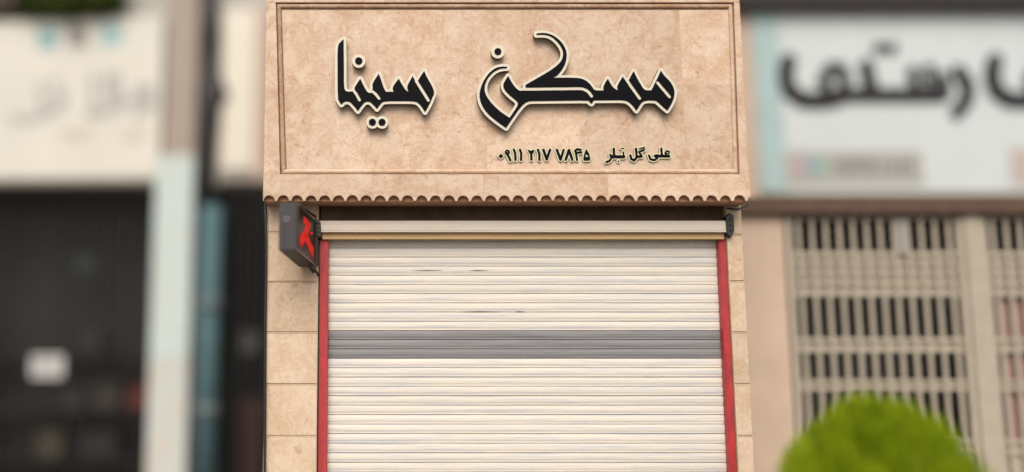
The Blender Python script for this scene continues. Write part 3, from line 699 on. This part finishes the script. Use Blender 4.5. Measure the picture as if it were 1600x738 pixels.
def gate(name, label, px_a, px_b, n_bars, m, skip=()):
    gt = empty(name, (gx((px_a+px_b)/2, 560), YG, 0), label, 'gate')
    x0, x1 = gx(px_a, 345), gx(px_b, 345)
    zb_, zt_ = 0.03, gz(338)
    box('gate_frame', x0, x0 + 0.06, YG - 0.03, YG + 0.03, 0.0, zt_, m, gt, bev=0.004); box('gate_frame', x1 - 0.06, x1, YG - 0.03, YG + 0.03, 0.0, zt_, m, gt, bev=0.004)
    for k in range(n_bars):
        xx = x0 + (x1 - x0)*(k + 0.5)/n_bars + (x1-x0)/(2*n_bars)
        if k == n_bars-1: break
        wd = 0.018
        box('bar', xx - wd, xx + wd, YG - 0.022, YG + 0.010, 0.06, zt_ - 0.02, m, gt, bev=0.004)
    for py, hh in ((340, 5), (397, 7), (413, 4), (428, 4), (444, 4), (460, 6), (531, 6), (548, 5), (596, 5), (608, 5), (690, 6), (708, 5), (745, 6), (840, 6)):
        box('rail', x0 + 0.061, x1 - 0.061, YG - 0.012, YG + 0.0195, gz(py + hh/2) , gz(py - hh/2), m, gt, bev=0.002)
    for pa, pb in ((398, 462), (534, 550), (594, 608), (692, 742)):
        box('kick_panel', x0 + 0.061, x1 - 0.061, YG + 0.0205, YG + 0.0265, gz(pb), gz(pa), m, gt)
    return gt
gate('steel_gate', 'cream steel gate with upright bars in rows below the pale sign board', 1224, 1500, 13, M_gate)
box('gate_post', gx(1500, 345) + 0.003, gx(1526, 345), YG - 0.05, YG + 0.05, 0, gz(337), M_gate, rb, bev=0.006)
g2 = gate('steel_gate', 'cream steel gate leaf backed with dull pink sheet beside the gate post', 1527, 1800, 13, M_gate)
box('backing_sheet', gx(1532, 345), gx(1795, 345), YG + 0.05, YG + 0.06, 0.05, gz(470), M_gatep, g2)
box('mullion', gx(1399, 370), gx(1414, 370), YG - 0.03, YG - 0.0225, gz(398), gz(340), mat('mullion', (0.27, 0.26, 0.24), 0.5), rb)
box('corner_trim', X(1150, 150, YN), X(1180, 150, YN) - 0.002, YN + 0.01, YH + 0.018, gz(312) + 0.002, Z(4, YN), M_pinkw, rb, bev=0.005)

# ------------------------------------------------------------------ shop on the left, set further back
YW = 4.50
wx = lambda px, py=300: X(px, py, YW)
wz = lambda py: Z(py, YW)
M_grey = mat('pale_render', (0.42, 0.41, 0.38), 0.85, var=0.15, scale=2, bump=0.15)
M_offw = mat('sign_offwhite', (0.62, 0.61, 0.55), 0.55, var=0.10, scale=1.6)
M_tanp = mat('pillar_tan', (0.36, 0.305, 0.26), 0.8, var=0.12, scale=2.5)
M_bluep = mat('pillar_blue', (0.47, 0.60, 0.60), 0.7, var=0.10, scale=2.5, col2=(0.50, 0.53, 0.50))
M_beigep = mat('pillar_worn', (0.52, 0.47, 0.42), 0.8, var=0.1, scale=3, col2=(0.46, 0.56, 0.56))
M_teal = mat('pipe_teal', (0.075, 0.155, 0.18), 0.8, var=0.2, scale=4)
M_pole = mat('pipe_dark', (0.042, 0.040, 0.042), 0.6, var=0.3, scale=5)
M_bar = mat('grille_bar', (0.009, 0.009, 0.009), 0.5, var=0.3, scale=9)
XW0 = -9.5; XW1 = XL - 0.002
lbd = empty('dark_shop_building', (-4.5, 5.6, 0), 'neighbouring shop of pale render with a dark open front behind a grille', 'building')
box('wall', XW0, XW1, YW + 0.05, YW + 0.35, wz(288), 7.0, M_grey, lbd)
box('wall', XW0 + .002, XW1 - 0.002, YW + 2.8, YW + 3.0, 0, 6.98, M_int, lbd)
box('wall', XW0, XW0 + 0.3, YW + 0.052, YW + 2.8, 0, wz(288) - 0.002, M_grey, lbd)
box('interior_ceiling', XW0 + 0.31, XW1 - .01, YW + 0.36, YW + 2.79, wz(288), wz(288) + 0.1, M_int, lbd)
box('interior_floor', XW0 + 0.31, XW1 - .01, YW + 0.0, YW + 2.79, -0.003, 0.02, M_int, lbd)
pl = empty('painted_pillar', (wx(285, 500), YW, 0), 'square pillar, tan above and worn pale blue paint below, between the shops', 'pillar')
box('upper_shaft', wx(262, 150), wx(309, 150), YW - 0.10, YW + 0.049, wz(246), 6.5, M_tanp, pl, bev=0.01)
box('lower_shaft', wx(243, 400), wx(303, 400), YW - 0.14, YW + 0.3, wz(560), wz(246) - 0.002, M_bluep, pl, bev=0.012)
box('worn_base', wx(243, 400), wx(303, 400), YW - 0.14, YW + 0.3, 0, wz(560) - 0.002, M_beigep, pl, bev=0.012)
pp = empty('drain_pipe', (wx(326, 500), YW - 0.06, 0), 'upright drain pipe, dark above and teal below with pale collars, beside the painted pillar', 'pipe')
px_ = wx(325, 200)
tube('upper_pipe', [(px_, YW - 0.06, wz(322)), (px_ + 0.01, YW - 0.06, wz(150)), (px_ + 0.0, YW - 0.06, wz(60)), (px_, YW - 0.06, 6.4)], [0.13, 0.14, 0.12, 0.11], M_pole, pp, 12)
tube('pipe_joint', [(px_ + 0.11, YW - 0.08, wz(190)), (px_ + 0.16, YW - 0.08, wz(155)), (px_ + 0.10, YW - 0.08, wz(115))], [0.06, 0.12, 0.05], M_pole, pp, 10)
xt = wx(329, 500)
tube('lower_pipe', [(xt, YW - 0.08, 0), (xt, YW - 0.08, wz(324))], 0.125, M_teal, pp, 14)
for py in (476, 640): tube('collar', [(xt, YW - 0.08, wz(py + 9)), (xt, YW - 0.08, wz(py - 9))], 0.145, mat('collar', (0.12, 0.16, 0.17), 0.8), pp, 14)

# sign boards
sl = empty('sign_board', (wx(120), YW, wz(283)), 'off-white faded sign board with small teal squares over the dark shop front', 'sign board')
YI = YW - 0.10
ix = lambda px, py=150: X(px, py, YI)
iz = lambda py: Z(py, YI)
prism('panel', [(XW0, iz(283)), (ix(252), iz(278)), (ix(252), iz(24)), (XW0, iz(52))], YI, YW + 0.049, M_offw, sl, 0.006)
prism('bottom_trim', [(XW0, iz(291)), (ix(252), iz(286)), (ix(252), iz(279)), (XW0, iz(284))], YI - 0.01, YW + 0.045, mat('trim_drab', (0.20, 0.19, 0.16), 0.7), sl)
for px, py, hw, c in ((70, 61, 15, (0.20, 0.40, 0.41)), (118, 58, 14, (0.22, 0.20, 0.20)), (170, 56, 18, (0.30, 0.48, 0.48))):
    box('colour_square', ix(px - hw), ix(px + hw), YI - 0.006, YI + 0.004, iz(py + 16), iz(py - 16), mat('lsquare_%d' % px, c, 0.6), sl)
M_faint = mat('faded_ink', (0.40, 0.40, 0.39), 0.6, var=0.15, scale=4)
FL = dict(rim=None, Y=YI, h=2.5, m_rim=None, m_face=M_faint, rim_y=0, rim_d=0, face_y=YI - 0.006, face_d=0.01)
for st in ([(20, 185), (45, 188), (80, 176), (100, 150)], [(64, 132), (66, 168)], [(85, 128), (98, 165), (70, 178)], [(146, 120), (147, 165)], [(168, 118), (172, 170), (200, 158), (232, 150)], [(182, 116), (184, 160)], [(215, 140), (232, 135), (238, 160), (215, 178)], [(140, 178), (165, 176)]):
    FL['face_y'] -= 0.0006; glyph(sl, 'faded_stroke', 'faded_stroke', [('l', st, 6)], [], **FL)
for st in ([(100, 205), (120, 214), (140, 205)], [(200, 215), (222, 208)]):
    glyph(sl, 'faded_stroke', 'faded_stroke', [('l', st, 6)], [], **dict(FL, m_face=mat('faded_tan', (0.50, 0.47, 0.40), 0.6)))
s2 = empty('sign_board', (wx(372), YW, wz(268)), 'narrow cream sign panel between the drain pipe and the stone shop front', 'sign board')
box('panel', ix(347), ix(398), YI, YW + 0.049, iz(264), iz(14), mat('sign_cream', (0.66, 0.63, 0.54), 0.55, var=0.06), s2, bev=0.006)
box('side_trim', ix(399), min(ix(418), XW1 - 0.01), YI + 0.01, YW + 0.049, iz(280), iz(8), mat('trim_pink', (0.50, 0.38, 0.31), 0.6), s2)
box('bottom_trim', ix(346), ix(398), YI + 0.015, YW + 0.045, iz(282), iz(265), mat('trim_grey', (0.26, 0.245, 0.22), 0.6), s2)

# grilles across the dark fronts: thin upright bars
def grille(label, pa, pb, step, tone):
    gr = empty('security_grille', (wx((pa+pb)/2, 500), YW + 0.2, 0), label, 'grille')
    ps = list(np.arange(pa, pb, step)); yg = YW + 0.16
    for p in ps:
        x = X(p, 500, yg); box('bar', x - 0.011, x + 0.011, yg - 0.011, yg + 0.011, 0.02, Z(291, yg) - 0.01, tone, gr)
    for py in (300,): box('rail', X(pa - 4, 500, yg), X(pb, 500, yg), yg + 0.012, yg + 0.03, Z(py + 4, yg), Z(py - 4, yg), tone, gr)
    return gr
grille('wide grille of thin dark upright bars under the off-white sign', -300, 240, 12, M_bar)
grille('narrow grille of thin dark bars between drain pipe and stone front', 350, 440, 12, M_bar)
# goods that show dimly behind the grille
def thing_box(name, label, cat, px, py, wpx, hpx, Y, c, lidc=None):
    x0, x1 = X(px - wpx/2, py, Y), X(px + wpx/2, py, Y); z0, z1 = Z(py + hpx/2, Y), Z(py - hpx/2, Y)
    e = empty(name, ((x0+x1)/2, Y, z0), label, cat)
    box('body', x0, x1, Y, Y + 0.35, z0, z1 - (z1-z0)*0.18, mat('goods_%d_%d' % (px, py), c, 0.6, var=0.2), e, bev=0.012)
    box('lid', x0 - 0.01, x1 + 0.01, Y - 0.01, Y + 0.36, z1 - (z1-z0)*0.18 + 0.001, z1, mat('goodslid_%d_%d' % (px, py), lidc or c, 0.5), e, bev=0.01)
    return e
YI2 = YW + 0.55
M_shelf = mat('shelf_wood', (0.012, 0.010, 0.009), 0.8, var=0.3)
shf = empty('shelf_unit', (wx(110, 600), YI2 + 0.2, 0), 'dark shelf unit with three boards inside the unlit shop', 'shelf')
for py in (548, 640, 716): box('shelf_board', X(-60, py, YI2), X(236, py, YI2), YI2 - 0.05, YI2 + 0.42, Z(py + 5, YI2), Z(py, YI2), M_shelf, shf)
for px in (-62, 238): box('upright', X(px - 3, 600, YI2), X(px + 3, 600, YI2), YI2 - 0.05, YI2 + 0.42, 0.02, Z(480, YI2), M_shelf, shf)
random.seed(21); px = -200.0; dp = empty('streak_panels', (wx(60, 600), YI2 + 0.9, 0), 'added dark door of narrow brown black leaves inside the unlit shop', 'panelling')
while px < 236:
    wpx = random.uniform(14, 40); c = random.choice(((0.016, 0.012, 0.010), (0.006, 0.0055, 0.0055), (0.030, 0.025, 0.022), (0.011, 0.010, 0.012), (0.004, 0.004, 0.004))); yq = YI2 + 0.55 + random.uniform(0, 0.12)
    box('streak_panel', X(px, 500, yq), X(px + wpx - 1, 500, yq), yq, yq + 0.04, 0.021, wz(300) - 0.1, mat('leaf_%d' % int(c[0]*1000), c, 0.6, var=0.3, scale=2), dp); px += wpx  # panels added so their varied dark tones streak the interior
nb = empty('notice_board', (X(72, 572, YW + 0.12), YW + 0.12, Z(592, YW + 0.12)), 'small bright white notice hung on the dark grille', 'notice')
box('sheet', X(48, 572, YW + 0.12), X(98, 572, YW + 0.12), YW + 0.13, YW + 0.147, Z(590, YW + 0.12), Z(556, YW + 0.12), mat('notice_white', (0.55, 0.55, 0.55), 0.6), nb, bev=0.003)
for k in range(3): box('print_line', X(52, 572, YW + 0.12), X(92, 572, YW + 0.12), YW + 0.126, YW + 0.1295, Z(583 - 9*k, YW + 0.12), Z(580 - 9*k, YW + 0.12), M_ink2, nb)
for a in (('storage_box', 'dull red box with lid on the shelf by the pillar', 'box', 215, 622, 34, 36, (0.14, 0.02, 0.012)),
          ('storage_box', 'grey brown box on the shelf beside the red box', 'box', 165, 620, 44, 40, (0.05, 0.04, 0.035)),
          ('storage_box', 'grey box on the shelf below the white notice', 'box', 112, 622, 40, 36, (0.05, 0.047, 0.043)),
          ('storage_box', 'small grey box on the top shelf of the dark unit', 'box', 143, 532, 28, 32, (0.04, 0.037, 0.033)),
          ('storage_box', 'pale olive box on the bottom shelf of the dark unit', 'box', 76, 696, 40, 40, (0.09, 0.075, 0.05)),
          ('storage_box', 'dark blue grey box on the bottom shelf of the dark unit', 'box', 150, 696, 60, 40, (0.02, 0.02, 0.026))):
    thing_box(*a[:7], YI2, a[7])
hg = empty('hanging_sign', (X(135, 412, YI2), YI2, Z(425, YI2)), 'small dark green hanging plate inside the unlit shop', 'sign')
box('plate', X(118, 412, YI2), X(150, 412, YI2), YI2, YI2 + 0.02, Z(425, YI2), Z(398, YI2), mat('plate_green', (0.012, 0.035, 0.024), 0.5), hg)
tube('hanger', [(X(134, 398, YI2), YI2 + 0.01, Z(398, YI2)), (X(134, 398, YI2), YI2 + 0.01, wz(288) + 0.01)], 0.008, M_dark, hg, 6)
thing_box('red_crate', 'dull red crate standing behind the narrow grille', 'crate', 392, 700, 34, 150, YI2, (0.06, 0.014, 0.01))
thing_box('meter_box', 'grey meter box behind the narrow grille', 'meter box', 390, 536, 26, 34, YW + 0.2, (0.08, 0.08, 0.075))
# greenery spilling over the top of the off-white sign
vn = empty('climbing_plant', (wx(120, 10), YW, iz(40)), 'dark green climbing plant spilling over the off-white sign', 'plant')
tube('stem', [(wx(60, 20), YW - 0.03, iz(35)), (wx(90, 5), YW - 0.04, iz(5)), (wx(120, -15), YW, iz(-20)), (wx(150, -40), YW + 0.04, iz(-50))], [0.03, 0.03, 0.025, 0.012], M_bark, vn)
pd = []
for i in range(5000):
    px = random.uniform(40, 195); top = 20 - 7*abs(px-110)/90 + 4*math.sin(px*0.13)
    py = top - abs(random.gauss(0, 28))
    pd.append((Vector((wx(px, py), YW - 0.16 + random.gauss(0, 0.07), iz(py))), Vector((random.gauss(0, 1), -0.6, random.gauss(-0.3, 0.7))), random.uniform(0.6, 1.3)))
leaf_cloud('foliage', pd, 0.11, VINE, vn, 0.55)
aw = empty('folded_awning', (wx(0, 10), YW, iz(40)), 'dark brown folded awning above the corner of the off-white sign', 'awning')
prism('cover', [(XW0, iz(44)), (ix(38), iz(22)), (ix(46), iz(-20)), (XW0, iz(-30))], YI - 0.12, YW + 0.048, mat('awning', (0.05, 0.033, 0.026), 0.8, var=0.3), aw, 0.02)
